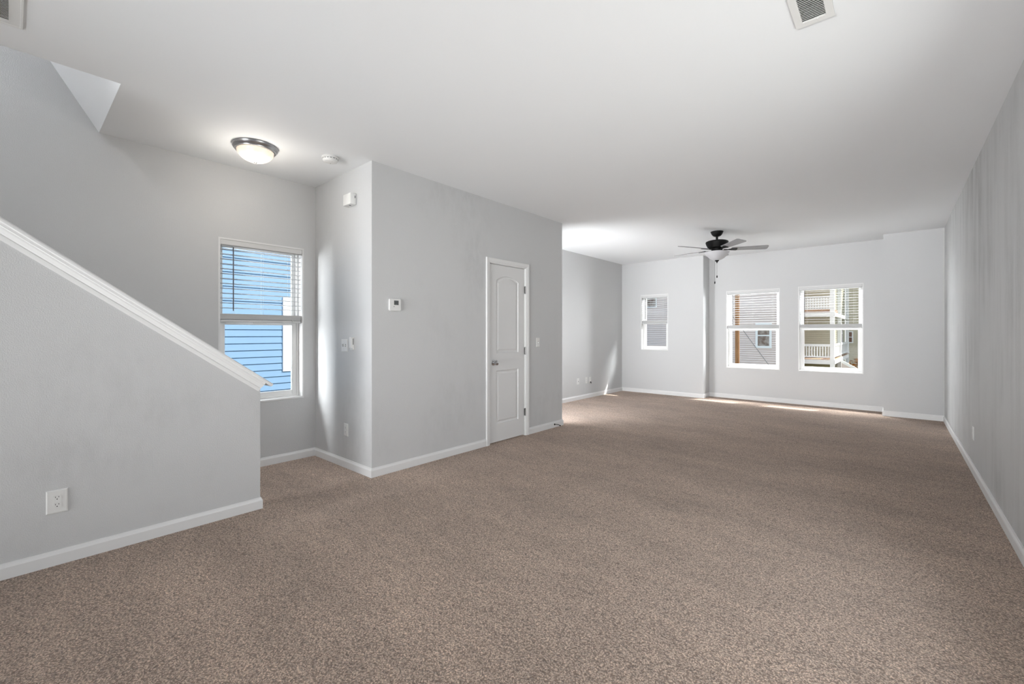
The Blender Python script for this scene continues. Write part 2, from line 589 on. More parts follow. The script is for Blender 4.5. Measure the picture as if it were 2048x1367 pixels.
# stairwell above the ceiling
up = MB()
up.box(XL - T, XL, YR, HY1 + 0.2, H + 0.0001, ZUP)
structure(up.build('wall_stairwell_left', 'wall'), 'grey wall rising through the stairwell opening', 'wall')
up = MB()
up.box(HX, HX + 0.12, HY0 - 1.7, HY1 + 0.2, H + 0.22, ZUP)
structure(up.build('wall_stairwell_right', 'wall'), 'grey wall on the far side of the stairwell opening', 'wall')
up = MB()
up.box(XL - T, HX + 0.12, YR - T, YR, H + 0.22, ZUP)
structure(up.build('wall_stairwell_rear', 'wall'), 'grey wall at the head of the stairs', 'wall')
SO = 1.66
up = MB().prism([(HY1, H), (HY1 - (ZUP - H) / SO, ZUP), (HY1 + 0.2, ZUP), (HY1 + 0.2, H + 0.22), (HY1, H + 0.22)], 'x', XL, HX)
structure(up.build('wall_stairwell_soffit', 'ceiling'), 'white sloping underside closing the stairwell opening', 'wall')
structure(MB().box(XL - T, HX + 0.12, YR - T, HY1 + 0.2, ZUP, ZUP + 0.15).build('ceiling_stairwell', 'ceiling'),
          'white ceiling above the stairwell', 'ceiling')

# stairs, hidden behind the half wall
st = MB()
rise, run = 0.1905, 0.1905 / SL
for i in range(14):
    y1 = 1.02 - i * run
    st.box(XL, XC - 0.12, y1 - run - 0.02, y1, i * rise, (i + 1) * rise)
structure(st.build('stair_flight', 'carpet'), 'carpeted stairs behind the half wall', 'stairs')

# sloping cap and moulding on the half wall
slope_dir = Vector((0, -1, SL)).normalized()
perp = Vector((0, SL, 1)).normalized()


def sweep_slope(outline, y_low, z_low, length):
    """outline (outward x, along perp) swept up the slope"""
    mb = MB()
    base = Vector((0, y_low, z_low))
    A = [mb.bm.verts.new(base + perp * p + Vector((x, 0, 0))) for x, p in outline]
    B = [mb.bm.verts.new(base + perp * p + Vector((x, 0, 0)) + slope_dir * length) for x, p in outline]
    mb.bm.faces.new(A); mb.bm.faces.new(B[::-1])
    k = len(outline)
    for i in range(k):
        mb.bm.faces.new((A[i], B[i], B[(i + 1) % k], A[(i + 1) % k]))
    return mb


cap_len = (1.30 - y_ceil) * math.sqrt(1 + SL * SL) - 0.12
cap_root = bpy.data.objects.new('trim_1', None); COL.objects.link(cap_root)
structure(cap_root, 'white sloping cap and moulding on the stair half wall', 'trim')
cy = 1.232
cx0, cx1 = XC - 0.155, XC + 0.040
sweep_slope([(cx0, 0.004), (cx1 - 0.004, 0.004), (cx1, 0.009), (cx1, 0.019), (cx1 - 0.006, 0.025), (cx0 + 0.006, 0.025), (cx0, 0.019)],
            cy, ztop(cy), cap_len).build('cap_board', 'trim', cap_root)
my = 1.196
sweep_slope([(XC - 0.001, -0.066), (XC + 0.009, -0.066), (XC + 0.011, -0.058), (XC + 0.013, -0.045), (XC + 0.011, -0.040), (XC + 0.016, -0.034), (XC + 0.024, -0.020),
             (XC + 0.026, -0.012), (XC + 0.031, -0.009), (XC + 0.031, 0.004), (XC - 0.001, 0.004)],
            my, ztop(my), cap_len - 0.04).build('moulding', 'trim', cap_root)

# baseboards
BB = [(0.0, 0.0), (0.013, 0.0), (0.013, 0.058), (0.010, 0.066), (0.0065, 0.072), (0.005, 0.080), (0.0, 0.080)]


def baseboards(path, names):
    """mitred skirting along a path with the room on its right-hand side; one mesh per straight run"""
    pts = [Vector((p[0], p[1])) for p in path]

    def nrm(i):
        d = (pts[i + 1] - pts[i]).normalized()
        return Vector((d.y, -d.x))
    for i, (nm, lab) in enumerate(names):
        if nm is None:
            continue
        n1 = nrm(i)
        def corner(j, other):
            if other is None:
                return n1
            n2 = nrm(other)
            s_ = n1 + n2
            return s_ / max(1e-6, s_.dot(n1))
        m0 = corner(i, i - 1 if i > 0 else None)
        m1 = corner(i + 1, i + 1 if i + 2 < len(pts) else None)
        mb = MB()
        A = [mb.bm.verts.new((pts[i].x + m0.x * o, pts[i].y + m0.y * o, z + 0.0005)) for o, z in BB]
        B = [mb.bm.verts.new((pts[i + 1].x + m1.x * o, pts[i + 1].y + m1.y * o, z + 0.0005)) for o, z in BB]
        mb.bm.faces.new(A); mb.bm.faces.new(B[::-1])
        k = len(BB)
        for q in range(k):
            mb.bm.faces.new((A[q], B[q], B[(q + 1) % k], A[(q + 1) % k]))
        structure(mb.build(nm, 'trim'), lab, 'baseboard')


baseboards([(XC, YR), (XC, YE), (XC - 0.12, YE)],
           [('baseboard_stair', 'white baseboard along the stair half wall'), ('baseboard_stair_end', 'white baseboard at the end of the half wall')])
baseboards([(XL, 1.03), (XL, YF), (XC, YF), (XC, 3.468)],
           [('baseboard_left_near', 'white baseboard under the stair window'), ('baseboard_closet_front', 'white baseboard on the short closet wall'),
            ('baseboard_closet_side', 'white baseboard left of the closet door')])
baseboards([(XC, 4.206), (XC, YCE), (XL, YCE), (XL, YB), (XJ1, YB), (XJ1, YBAY), (XJ2, YBAY), (XJ2, YB2), (XR, YB2), (XR, YR)],
           [('baseboard_closet_end', 'white baseboard right of the closet door'), ('baseboard_closet_far', 'white baseboard behind the closet'),
            ('baseboard_left_far', 'white baseboard on the left wall past the closet'), ('baseboard_back_left', 'white baseboard under the small window'),
            ('baseboard_bay_return', 'white baseboard on the left return of the bay'), ('baseboard_back_bay', 'white baseboard under the two wide windows'),
            ('baseboard_bay_right', 'white baseboard on the right return of the bay'), ('baseboard_back_right', 'white baseboard at the right end of the back wall'),
            ('baseboard_right', 'white baseboard along the right wall')])


# ================================================================== windows and blinds
def rect_frame(mb, x0, x1, z0, z1, y0, y1, left, right, bottom, top, bevel=0.003):
    mb.box(x0, x0 + left, y0, y1, z0, z1, bevel)
    mb.box(x1 - right, x1, y0, y1, z0, z1, bevel)
    mb.box(x0 + left, x1 - right, y0, y1, z0, z0 + bottom, bevel)
    mb.box(x0 + left, x1 - right, y0, y1, z1 - top, z1, bevel)


def make_window(name, loc, rotz, w, h, label):
    """double-hung vinyl window; local x along the wall, y outwards, z up from the opening's bottom"""
    root = bpy.data.objects.new(name, None); COL.objects.link(root)
    root.location = loc; root.rotation_euler = (0, 0, rotz)
    structure(root, label, 'window')
    a = w / 2
    mb = MB()
    t = 0.014
    mb.box(-a, -a + t, -0.002, 0.085, 0, h); mb.box(a - t, a, -0.002, 0.085, 0, h)
    mb.box(-a + t, a - t, 0.0, 0.085, h - t, h)
    mb.build('jamb_liner', 'trim', root)
    mb = MB().box(-a + t, a - t, -0.004, 0.085, 0, 0.018, 0.003)
    mb.build('window_sill', 'trim', root)
    mb = MB()
    rect_frame(mb, -a, a, 0, h, 0.085, 0.15, 0.034, 0.034, 0.036, 0.034)
    mb.build('window_frame', 'vinyl', root)
    mid = h / 2
    up = MB(); rect_frame(up, -a + 0.03, a - 0.03, mid - 0.02, h - 0.03, 0.122, 0.145, 0.036, 0.036, 0.034, 0.036)
    us = up.build('upper_sash', 'vinyl', root)
    MB().box(-a + 0.066, a - 0.066, 0.131, 0.135, mid + 0.014, h - 0.066).build('pane', 'glass', us)
    lo = MB(); rect_frame(lo, -a + 0.03, a - 0.03, 0.032, mid + 0.02, 0.093, 0.118, 0.046, 0.046, 0.048, 0.042)
    lo.box(-0.06, 0.06, 0.083, 0.094, mid - 0.006, mid + 0.010, 0.003)
    ls = lo.build('lower_sash', 'vinyl', root)
    MB().box(-a + 0.076, a - 0.076, 0.103, 0.107, 0.080, mid - 0.022).build('pane', 'glass', ls)
    return root


def make_blind(loc, rotz, w, h, z_rail, label, wand_at, n_ladders=3, pitch=0.0435):
    root = thing('window_blind', label, 'window blind', loc, rotz, 'half raised white window blinds')
    a = w / 2 - 0.016
    top = h - 0.014
    mb = MB().box(-a, a, 0.002, 0.014, top - 0.056, top, 0.003)
    mb.box(-a, a, 0.002, 0.009, top - 0.052, top - 0.046, 0.001)
    mb.build('valance', 'blind', root)
    MB().box(-a + 0.004, a - 0.004, 0.018, 0.066, top - 0.045, top, 0.003).build('headrail', 'blind', root)
    sl = MB()
    tilt = Matrix.Rotation(R(-2.5), 3, 'X')
    z = top - 0.082
    z_stack = z_rail + 0.072
    while z > z_stack + 0.02:
        sl.obox((0, 0.042, z), (2 * a - 0.008, 0.050, 0.0032), tilt)
        z -= pitch
    zz = z_rail + 0.024
    k = 0
    while zz < z_stack:
        off = random.uniform(-0.0015, 0.0015)
        sl.obox((0, 0.042 + off, zz + 0.0016), (2 * a - 0.008, 0.050, 0.0032), Matrix.Rotation(R(-3.5), 3, 'X'))
        zz += 0.0042
    sl.build('slats', 'blind', root)
    MB().box(-a + 0.003, a - 0.003, 0.016, 0.068, z_rail, z_rail + 0.021, 0.004).build('bottom_rail', 'blind', root)
    cd = MB()
    for i in range(n_ladders):
        x = -a + 0.11 + (2 * a - 0.22) * i / (n_ladders - 1)
        for y in (0.015, 0.069):
            cd.tube([(x, y, top - 0.04), (x, y, z_rail + 0.005)], 0.0009, 5)
    cd.build('ladder_cord', 'cord', root)
    wv = MB().tube([(wand_at, 0.008, top - 0.060), (wand_at, 0.007, z_rail + 0.10)], 0.0042, 6)
    wv.build('tilt_wand', 'wand', root)
    lc = MB()
    x = a - 0.09
    lc.tube([(x, 0.012, top - 0.05), (x + 0.004, 0.010, z_rail + 0.06), (x + 0.002, 0.010, z_rail + 0.03)], 0.0012, 5)
    lc.lathe([(0.0, 0.0), (0.005, 0.003), (0.0035, 0.022), (0.0, 0.024)], 8, (x + 0.002, 0.010, z_rail + 0.008))
    lc.build('lift_cord', 'cord', root)
    return root


def place_window(idx, op, plane, side, wl, bl, z_rail, wand):
    w, h = op[1] - op[0], op[3] - op[2]
    c = (op[0] + op[1]) / 2
    if side == 'left':
        loc, rz = (plane, c, op[2]), R(90)
    else:
        loc, rz = (c, plane, op[2]), 0.0
    make_window('window_%d' % idx, loc, rz, w, h, wl)
    return make_blind(loc, rz, w, h, z_rail - op[2], bl, wand)


place_window(1, W_LEFT, XL, 'left', 'white double hung window at the foot of the stairs', 'half raised white blind in the window by the stairs', 1.345, -0.25)
place_window(2, W_SMALL, YB, 'back', 'small narrow white window at the left of the back wall', 'half raised white blind in the small narrow back window', 1.435, -0.20)
place_window(3, W_BAY_A, YBAY, 'back', 'left of the two wide windows in the recess', 'half raised white blind in the left one of the two wide windows', 1.325, -0.34)
place_window(4, W_BAY_B, YBAY, 'back', 'right of the two wide windows in the recess', 'half raised white blind in the rightmost window looking onto the porch', 1.325, -0.355)

# added glass doors, unseen, framing the rear fill lamps
gd = bpy.data.objects.new('window_5', None); COL.objects.link(gd); gd.location = (-1.45, YR, 0)
structure(gd, 'added wide glass doors behind the camera, out of view', 'window')
mb = MB(); rect_frame(mb, -1.5, 1.5, 0, 2.2, -0.13, -0.02, 0.06, 0.06, 0.05, 0.06); mb.box(-0.04, 0.04, -0.13, -0.02, 0.05, 2.14)
mb.build('window_frame', 'vinyl', gd)
MB().box(-1.44, 1.44, -0.08, -0.072, 0.05, 2.14).build('pane', 'glass', gd)

# added window beside the camera, unseen, framing the side fill lamp
sw_ = bpy.data.objects.new('window_6', None); COL.objects.link(sw_); sw_.location = (XR, 1.90, 0.60); sw_.rotation_euler = (0, 0, R(-90))
structure(sw_, 'added wide window in the right wall beside the camera, out of view', 'window')
mb = MB(); rect_frame(mb, -1.0, 1.0, 0, 1.5, 0.085, 0.14, 0.04, 0.04, 0.04, 0.04); mb.box(-0.03, 0.03, 0.085, 0.14, 0.04, 1.46)
mb.build('window_frame', 'vinyl', sw_)
MB().box(-0.96, 0.96, 0.11, 0.114, 0.04, 1.46).build('pane', 'glass', sw_)

# ================================================================== closet door
dr = bpy.data.objects.new('door_1', None); COL.objects.link(dr); dr.location = (XC, 3.829, 0); dr.rotation_euler = (0, 0, R(90))
structure(dr, 'white two panel closet door with arched upper panel', 'door')
DW, DH = 0.612, 2.018


def arc_panel(x0, x1, z0, zs, zt, nseg=20):
    """outline, counter-clockwise, arch rising from zs to zt (flat if equal)"""
    pts = [(x0, z0), (x1, z0), (x1, zs)]
    if zt > zs:
        c = (x0 + x1) / 2; hw = (x1 - x0) / 2; rise_ = zt - zs
        rad = (hw * hw + rise_ * rise_) / (2 * rise_)
        zc = zt - rad
        a0 = math.asin(hw / rad)
        for i in range(1, nseg):
            a = a0 - 2 * a0 * i / nseg
            pts.append((c + rad * math.sin(a), zc + rad * math.cos(a)))
    pts.append((x0, zs))
    return pts


def inset(pts, d):
    out = []
    k = len(pts)
    for i in range(k):
        p0, p1, p2 = Vector(pts[i - 1]), Vector(pts[i]), Vector(pts[(i + 1) % k])
        e1, e2 = (p1 - p0).normalized(), (p2 - p1).normalized()
        n1, n2 = Vector((-e1.y, e1.x)), Vector((-e2.y, e2.x))
        mvec = n1 + n2
        mvec = mvec / max(0.2, mvec.dot(n1))
        out.append(tuple(p1 + mvec * d))
    return out


sb = bmesh.new()
a = DW / 2
YS = 0.010                                 # face of the slab, just behind the wall plane
outer = [(-a, 0.012), (a, 0.012), (a, DH + 0.006), (-a, DH + 0.006)]
panels = [arc_panel(-0.193, 0.193, 1.020, 1.848, 1.905), arc_panel(-0.193, 0.193, 0.213, 0.820, 0.820)]
steps = [(0.0, 0.0), (0.004, 0.007), (0.014, 0.011), (0.022, 0.011), (0.040, 0.003)]
edges = []
ov = [sb.verts.new((x, YS, z)) for x, z in outer]
edges += [sb.edges.new((ov[i], ov[(i + 1) % 4])) for i in range(4)]
for pn in panels:
    loops = []
    for d, dep in steps:
        loops.append([sb.verts.new((x, YS + dep, z)) for x, z in inset(pn, d)])
    k = len(pn)
    edges += [sb.edges.new((loops[0][i], loops[0][(i + 1) % k])) for i in range(k)]
    for A_, B_ in zip(loops, loops[1:]):
        for i in range(k):
            sb.faces.new((A_[i], A_[(i + 1) % k], B_[(i + 1) % k], B_[i]))
    sb.faces.new(loops[-1])
bmesh.ops.triangle_fill(sb, use_beauty=True, use_dissolve=True, edges=edges)
bv = [sb.verts.new((x, YS + 0.035, z)) for x, z in outer]
for i in range(4):
    sb.faces.new((ov[i], ov[(i + 1) % 4], bv[(i + 1) % 4], bv[i]))
sb.faces.new(bv[::-1])
mb = MB(); mb.bm.free(); mb.bm = sb
slab = mb.build('door_slab', 'door', dr)
# jamb and casing
mb = MB()
mb.box(-0.329, -a - 0.003, 0.0, 0.12, 0.0, 2.048); mb.box(a + 0.003, 0.331, 0.0, 0.12, 0.0, 2.048)
mb.box(-a - 0.003, a + 0.003, 0.0, 0.12, DH + 0.010, 2.048)
mb.box(-a - 0.003, -a + 0.010, YS + 0.037, YS + 0.05, 0.0, DH + 0.010); mb.box(a - 0.010, a + 0.003, YS + 0.037, YS + 0.05, 0.0, DH + 0.010)
mb.build('door_jamb', 'trim', dr)
CS = [(0.0, 0.0), (0.0, -0.008), (0.006, -0.011), (0.016, -0.011), (0.020, -0.014), (0.044, -0.017), (0.055, -0.017), (0.057, -0.013), (0.057, 0.0)]
ix, iz = a + 0.009, DH + 0.014
mb = MB()
rings = []
for (px, pz, sx, sz) in ((-ix, 0.0, -1, 0), (-ix, iz, -1, 1), (ix, iz, 1, 1), (ix, 0.0, 1, 0)):
    rings.append([mb.bm.verts.new((px + sx * o, y, pz + sz * o)) for o, y in CS])
for A_, B_ in zip(rings, rings[1:]):
    for q in range(len(CS)):
        q2 = (q + 1) % len(CS)
        mb.bm.faces.new((A_[q], A_[q2], B_[q2], B_[q]))
mb.bm.faces.new(rings[0]); mb.bm.faces.new(rings[-1])
mb.build('door_casing', 'trim', dr)
kx = -0.244
mb = MB().lathe([(0.0, 0.0), (0.031, 0.0), (0.032, -0.004), (0.028, -0.009), (0.012, -0.011), (0.011, -0.028), (0.017, -0.034), (0.026, -0.042), (0.029, -0.052),
                 (0.026, -0.062), (0.016, -0.067), (0.0, -0.068)], 32, (kx, YS, 0.913), 'y', cap=False)
knob = mb.build('door_knob', 'chrome', dr, smooth=40)
knob['label'] = 'round satin chrome knob'
MB().box(-a - 0.0025, -a + 0.001, YS - 0.002, YS + 0.03, 0.885, 0.941).build('latch_plate', 'hinge', dr)
for hz in (1.771, 1.031, 0.286):
    mb = MB().lathe([(0.0, -0.047), (0.0035, -0.047), (0.0062, -0.044), (0.0062, 0.044), (0.0035, 0.047), (0.0, 0.047)], 12, (a + 0.003, -0.004, hz), cap=False)
    mb.box(a - 0.012, a + 0.018, 0.0, 0.002, hz - 0.044, hz + 0.044)
    mb.build('hinge', 'hinge', dr, smooth=40)


# ================================================================== wall plates; local -y faces the room
def plate_bm(w, h, d=0.006):
    mb = MB()
    A = [(-w / 2, -h / 2), (w / 2, -h / 2), (w / 2, h / 2), (-w / 2, h / 2)]
    v0 = [mb.bm.verts.new((x, -0.0005, z)) for x, z in A]
    v1 = [mb.bm.verts.new((x, -d * 0.55, z)) for x, z in A]
    v2 = [mb.bm.verts.new((x * (1 - 0.010 / w), -d, z * (1 - 0.010 / h))) for x, z in A]
    for P, Q in ((v0, v1), (v1, v2)):
        for i in range(4):
            mb.bm.faces.new((P[i], P[(i + 1) % 4], Q[(i + 1) % 4], Q[i]))
    mb.bm.faces.new(v2); mb.bm.faces.new(v0[::-1])
    return mb


def make_outlet(label, loc, rotz, w=0.072, h=0.116, group='duplex wall outlets'):
    root = thing('wall_outlet', label, 'outlet', loc, rotz, group)
    plate_bm(w, h).build('cover_plate', 'plate', root)
    for dz in (0.0195, -0.0195):
        mb = MB()
        pts = []
        for i in range(28):
            t_ = 2 * math.pi * i / 28
            x, z = 0.0172 * math.cos(t_), 0.0172 * math.sin(t_)
            pts.append((x, dz + max(-0.0135, min(0.0135, z))))
        mb.prism(pts, 'y', -0.0078, -0.004)
        rc = mb.build('receptacle', 'plate', root)
        mb = MB()
        mb.box(-0.0074, -0.0052, -0.0081, -0.0060, dz + 0.001, dz + 0.0085)
        mb.box(0.0052, 0.0074, -0.0081, -0.0060, dz + 0.002, dz + 0.0085)
        mb.lathe([(0.0, -0.0081), (0.0026, -0.0081), (0.0026, -0.006), (0.0, -0.006)], 12, (0, 0, dz - 0.0065), 'y', cap=False)
        mb.build('slot', 'slot', rc)
    MB().lathe([(0.0, -0.0072), (0.0028, -0.0070), (0.003, -0.0055)], 12, (0, 0, 0), 'y', cap=False).build('screw', 'plate', root)
    return root


def make_switch(label, loc, rotz, gang=1, up=(True,)):
    w = 0.071 + 0.046 * (gang - 1)
    root = thing('light_switch', label, 'light switch', loc, rotz, 'toggle light switches')
    plate_bm(w, 0.117).build('cover_plate', 'plate', root)
    for g in range(gang):
        x = (g - (gang - 1) / 2) * 0.046
        ho = MB().box(x - 0.0055, x + 0.0055, -0.0064, -0.0050, -0.0125, 0.0125).build('toggle_slot', 'slot', root)
        mb = MB()
        s_ = 1 if up[g] else -1
        mb.prism([(-0.004, -0.008 * s_), (-0.006, 0.009 * s_), (-0.017, 0.012 * s_), (-0.017, 0.005 * s_)], 'x', x - 0.0045, x + 0.0045)
        mb.build('toggle', 'plate', root)
        for z in (0.030, -0.030):
            MB().lathe([(0.0, -0.0068), (0.0026, -0.0066), (0.0028, -0.0055)], 10, (x, 0, z), 'y', cap=False).build('screw', 'plate', root)
    return root


make_outlet('oversized white duplex outlet on the stair half wall', (XC, 0.168, 0.341), R(90), 0.083, 0.125)
make_outlet('white outlet low on the right wall', (XR, 5.662, 0.352), R(-90))
make_outlet('white outlet low on the short wall below the double switch', (-3.836, YF, 0.350), 0.0)
make_outlet('middle of the three white plates low on the far left wall', (XL, 7.276, 0.343), R(90))

cx = thing('cable_plate', 'leftmost of the three white plates low on the far left wall, with one round jack', 'wall plate', (XL, 6.985, 0.345), R(90))
plate_bm(0.072, 0.116).build('cover_plate', 'plate', cx)
MB().lathe([(0.0, -0.016), (0.004, -0.016), (0.0046, -0.009), (0.007, -0.009), (0.007, -0.005)], 16, (0, 0, 0), 'y', cap=False).build('jack', 'hinge', cx, smooth=40)

ph = thing('phone_plate', 'rightmost of the three white plates low on the far left wall, with a dark plug', 'wall plate', (XL, 7.414, 0.342), R(90))
plate_bm(0.072, 0.116).build('cover_plate', 'plate', ph)
mb = MB().box(-0.010, 0.012, -0.026, -0.005, -0.054, -0.036, 0.002)
mb.tube([(0.001, -0.016, -0.052), (0.004, -0.018, -0.066), (0.016, -0.018, -0.068), (0.022, -0.016, -0.056)], 0.0035, 8)
mb.build('plug', 'slot', ph, smooth=40)

make_switch('double white light switch on the short wall by the stair window', (-3.862, YF, 1.1315), 0.0, 2, (True, False))
make_switch('single white light switch right of the closet door', (XC, 4.390, 1.131), R(90), 1, (False,))

# small control in a holder beside the double switch
rc = thing('wall_control', 'slim white control box right of the double switch', 'control', (-3.7105, YF, 1.1515), 0.0)
MB().box(-0.0205, 0.0205, -0.020, -0.0005, -0.0565, 0.0565, 0.003, 2).build('holder', 'plate', rc)
mb = MB().box(-0.0175, 0.0175, -0.031, -0.0195, -0.040, 0.058, 0.003, 2)
mb.build('handset', 'plate', rc)
MB().box(0.0203, 0.0210, -0.016, -0.009, -0.010, 0.046).build('slot', 'lcd', rc)

# sensor box high on the same wall
sn = thing('wall_sensor', 'small white box high on the short wall under the ceiling', 'sensor', (-3.719, YF, 2.45), 0.0)
MB().box(-0.066, 0.066, -0.060, -0.0005, -0.050, 0.051, 0.006, 2).build('housing', 'plate', sn, smooth=40)
MB().lathe([(0.0, -0.0508), (0.0095, -0.0508), (0.0095, -0.0492)], 16, (0.012, -0.033, 0), 'z', cap=False).build('lens', 'slot', sn)
MB().box(0.0655, 0.0666, -0.018, -0.011, 0.008, 0.030).build('side_slot', 'lcd', sn)

# thermostat
th = thing('thermostat', 'white thermostat with grey display left of the closet door', 'thermostat', (XC, 2.279, 1.499), R(90))
poly = []
for (cx_, cz_, a0) in ((0.049, 0.045, 0), (-0.049, 0.045, 90), (-0.044, -0.040, 180), (0.044, -0.040, 270)):
    rr = 0.008 if cz_ > 0 else 0.013
    for i in range(5):
        t_ = R(a0 + 22.5 * i)
        poly.append((cx_ + rr * math.cos(t_), cz_ + rr * math.sin(t_)))
MB().prism(poly, 'y', -0.020, -0.0005).build('housing', 'plate', th)
MB().box(-0.014, 0.034, -0.0212, -0.0195, 0.000, 0.040, 0.001).build('display', 'lcd', th)
for i, bx in enumerate((-0.014, 0.006, 0.020, 0.034)):
    MB().box(bx - 0.004, bx + 0.004, -0.0214, -0.0195, -0.018, -0.012, 0.001).build('button', 'lcd' if i == 0 else 'plate', th)

# door stop on the baseboard right of the closet door
ds = thing('door_stop', 'black door stop on the baseboard right of the closet door', 'door stop', (XC + 0.013, 4.735, 0.042), 0.0)
MB().lathe([(0.0, 0.0), (0.012, 0.0), (0.012, 0.004), (0.006, 0.008), (0.0, 0.008)], 16, (0, 0, 0), 'x', cap=False).build('base', 'black', ds)
mb = MB().tube([(0.004, 0, 0), (0.030, 0.003, 0.003), (0.055, 0.010, 0.001), (0.072, 0.018, -0.006)], 0.0045, 8)
mb.build('spring', 'black', ds, smooth=60)
MB().lathe([(0.0, -0.008), (0.007, -0.007), (0.007, 0.006), (0.0, 0.008)], 12, (0.076, 0.020, -0.008), 'x', cap=False).build('tip', 'black', ds)

# ================================================================== ceiling fittings
fl = thing('flush_ceiling_light', 'lit dome ceiling light with brushed nickel rim near the stairs', 'ceiling light', (-3.846, 1.291, H))
MB().lathe([(0.0, -0.0005), (0.158, -0.0005), (0.160, -0.006), (0.157, -0.014), (0.159, -0.018), (0.155, -0.026), (0.146, -0.033), (0.144, -0.040), (0.132, -0.042), (0.132, -0.030), (0.0, -0.030)],
           64, cap=False).build('rim', 'nickel', fl, smooth=35)
prof = [(0.131, -0.036)]
for i in range(1, 15):
    t_ = i / 14 * math.pi / 2
    prof.append((0.131 * math.cos(t_), -0.036 - 0.090 * math.sin(t_)))
prof[-1] = (0.0, -0.126)
MB().lathe(prof, 48, cap=False).build('glass_dome', 'lit_glass', fl, smooth=80)
MB().lathe([(0.0, -0.122), (0.011, -0.124), (0.013, -0.129), (0.007, -0.133), (0.006, -0.138), (0.0, -0.141)], 20, cap=False).build('finial', 'nickel', fl, smooth=50)
pl = bpy.data.lights.new('flush_light_bulb', 'POINT'); pl.energy = POWER_FLUSH; pl.color = (1.0, 0.93, 0.84); pl.shadow_soft_size = 0.06
po = bpy.data.objects.new('flush_light_bulb', pl); COL.objects.link(po); po.parent = fl; po.location = (0, 0, -0.30)

sd = thing('smoke_detector', 'round white smoke detector on the ceiling beside the dome light', 'smoke detector', (-3.600, 1.786, H))
MB().lathe([(0.0, -0.0005), (0.066, -0.0005), (0.068, -0.004), (0.068, -0.012), (0.064, -0.014), (0.0, -0.014)], 40, cap=False).build('base', 'plate', sd, smooth=35)
MB().lathe([(0.0, -0.013), (0.060, -0.014), (0.062, -0.018), (0.062, -0.028), (0.054, -0.040), (0.044, -0.044), (0.0, -0.046)], 40, cap=False).build('body', 'plate', sd, smooth=35)
mb = MB()
for i in range(16):
    t_ = 2 * math.pi * i / 16
    mb.obox((0.0618 * math.cos(t_), 0.0618 * math.sin(t_), -0.0225), (0.002, 0.014, 0.005), Matrix.Rotation(t_, 3, 'Z'))
mb.build('vent_slot', 'lcd', sd)
MB().lathe([(0.0, -0.0478), (0.009, -0.0476), (0.010, -0.0445)], 20, (0.018, 0.0, 0), cap=False).build('test_button', 'plate', sd)
MB().lathe([(0.0, -0.0468), (0.003, -0.0466), (0.003, -0.044)], 10, (-0.022, 0.012, 0), cap=False).build('indicator', 'lcd', sd)

# supply register, right
rg = thing('air_register', 'white ceiling air register at top right of the room', 'air vent', (-0.286, 2.372, H))
mb = MB()
ox, oy, ix_, iy_ = 0.076, 0.155, 0.046, 0.122
for (x0, x1, y0, y1) in ((-ox, -ix_, -oy, oy), (ix_, ox, -oy, oy), (-ix_, ix_, -oy, -iy_), (-ix_, ix_, iy_, oy)):
    mb.box(x0, x1, y0, y1, -0.010, -0.0005)
mb.clean().build('frame', 'plate', rg)
mb = MB()
for i in range(19):
    y = -iy_ + 0.0065 + i * 0.0129
    mb.obox((0, y, -0.006), (2 * ix_, 0.0115, 0.0012), Matrix.Rotation(R(38), 3, 'X'))
mb.build('louvres', 'plate', rg)
MB().box(-ix_, ix_, -iy_, iy_, -0.0012, -0.0006).build('backing', 'vent_dark', rg)
MB().box(0.010, 0.018, iy_ - 0.004, iy_ + 0.012, -0.014, -0.010, 0.001).build('damper_lever', 'plate', rg)

# return grille, left
gv = thing('return_grille', 'large white return air grille at the top left edge', 'air vent', (-2.915, -0.363, H))
mb = MB()
ox, oy = 0.30, 0.40
ix_, iy_ = ox - 0.046, oy - 0.040
for (x0, x1, y0, y1) in ((-ox, -ix_, -oy, oy), (ix_, ox, -oy, oy), (-ix_, ix_, -oy, -iy_), (-ix_, ix_, iy_, oy)):
    mb.box(x0, x1, y0, y1, -0.004, -0.0005)
mb.clean()
rect_frame_pts = ((-ox - 0.006, -ox + 0.004, -oy, oy), (ox - 0.004, ox + 0.006, -oy, oy), (-ox, ox, oy - 0.004, oy + 0.006), (-ox, ox, -oy - 0.006, -oy + 0.004))
for (x0, x1, y0, y1) in rect_frame_pts:
    mb.box(x0, x1, y0, y1, -0.006, -0.0005, 0.001)
mb.build('frame', 'plate', gv)
mb = MB()
k = int(2 * ix_ / 0.0125)
for i in range(k):
    x = -ix_ + 0.006 + i * 0.0125
    mb.obox((x, 0, -0.006), (0.0105, 2 * iy_, 0.0012), Matrix.Rotation(R(40), 3, 'Y'))
mb.build('louvres', 'plate', gv)
MB().box(-ix_, ix_, -iy_, iy_, -0.0012, -0.0006).build('backing', 'vent_dark', gv)

# ceiling fan
fan = thing('ceiling_fan', 'black ceiling fan with five grey blades and a frosted light bowl', 'ceiling fan', (-1.966, 6.828, H))
MB().lathe([(0.0, -0.0005), (0.086, -0.0005), (0.087, -0.008), (0.080, -0.022), (0.070, -0.042), (0.056, -0.060), (0.034, -0.072), (0.0, -0.074)], 40, cap=False).build('canopy', 'black', fan, smooth=40)
MB().lathe([(0.0, -0.070), (0.015, -0.070), (0.015, -0.116), (0.021, -0.122), (0.021, -0.135), (0.0, -0.135)], 20, cap=False).build('downrod', 'black', fan, smooth=40)
MB().lathe([(0.0, -0.130), (0.060, -0.132), (0.130, -0.138), (0.150, -0.148), (0.155, -0.158), (0.152, -0.170), (0.146, -0.190), (0.134, -0.215), (0.124, -0.238), (0.100, -0.248), (0.076, -0.252),
            (0.076, -0.285), (0.0, -0.285)], 56, cap=False).build('motor', 'black', fan, smooth=30)
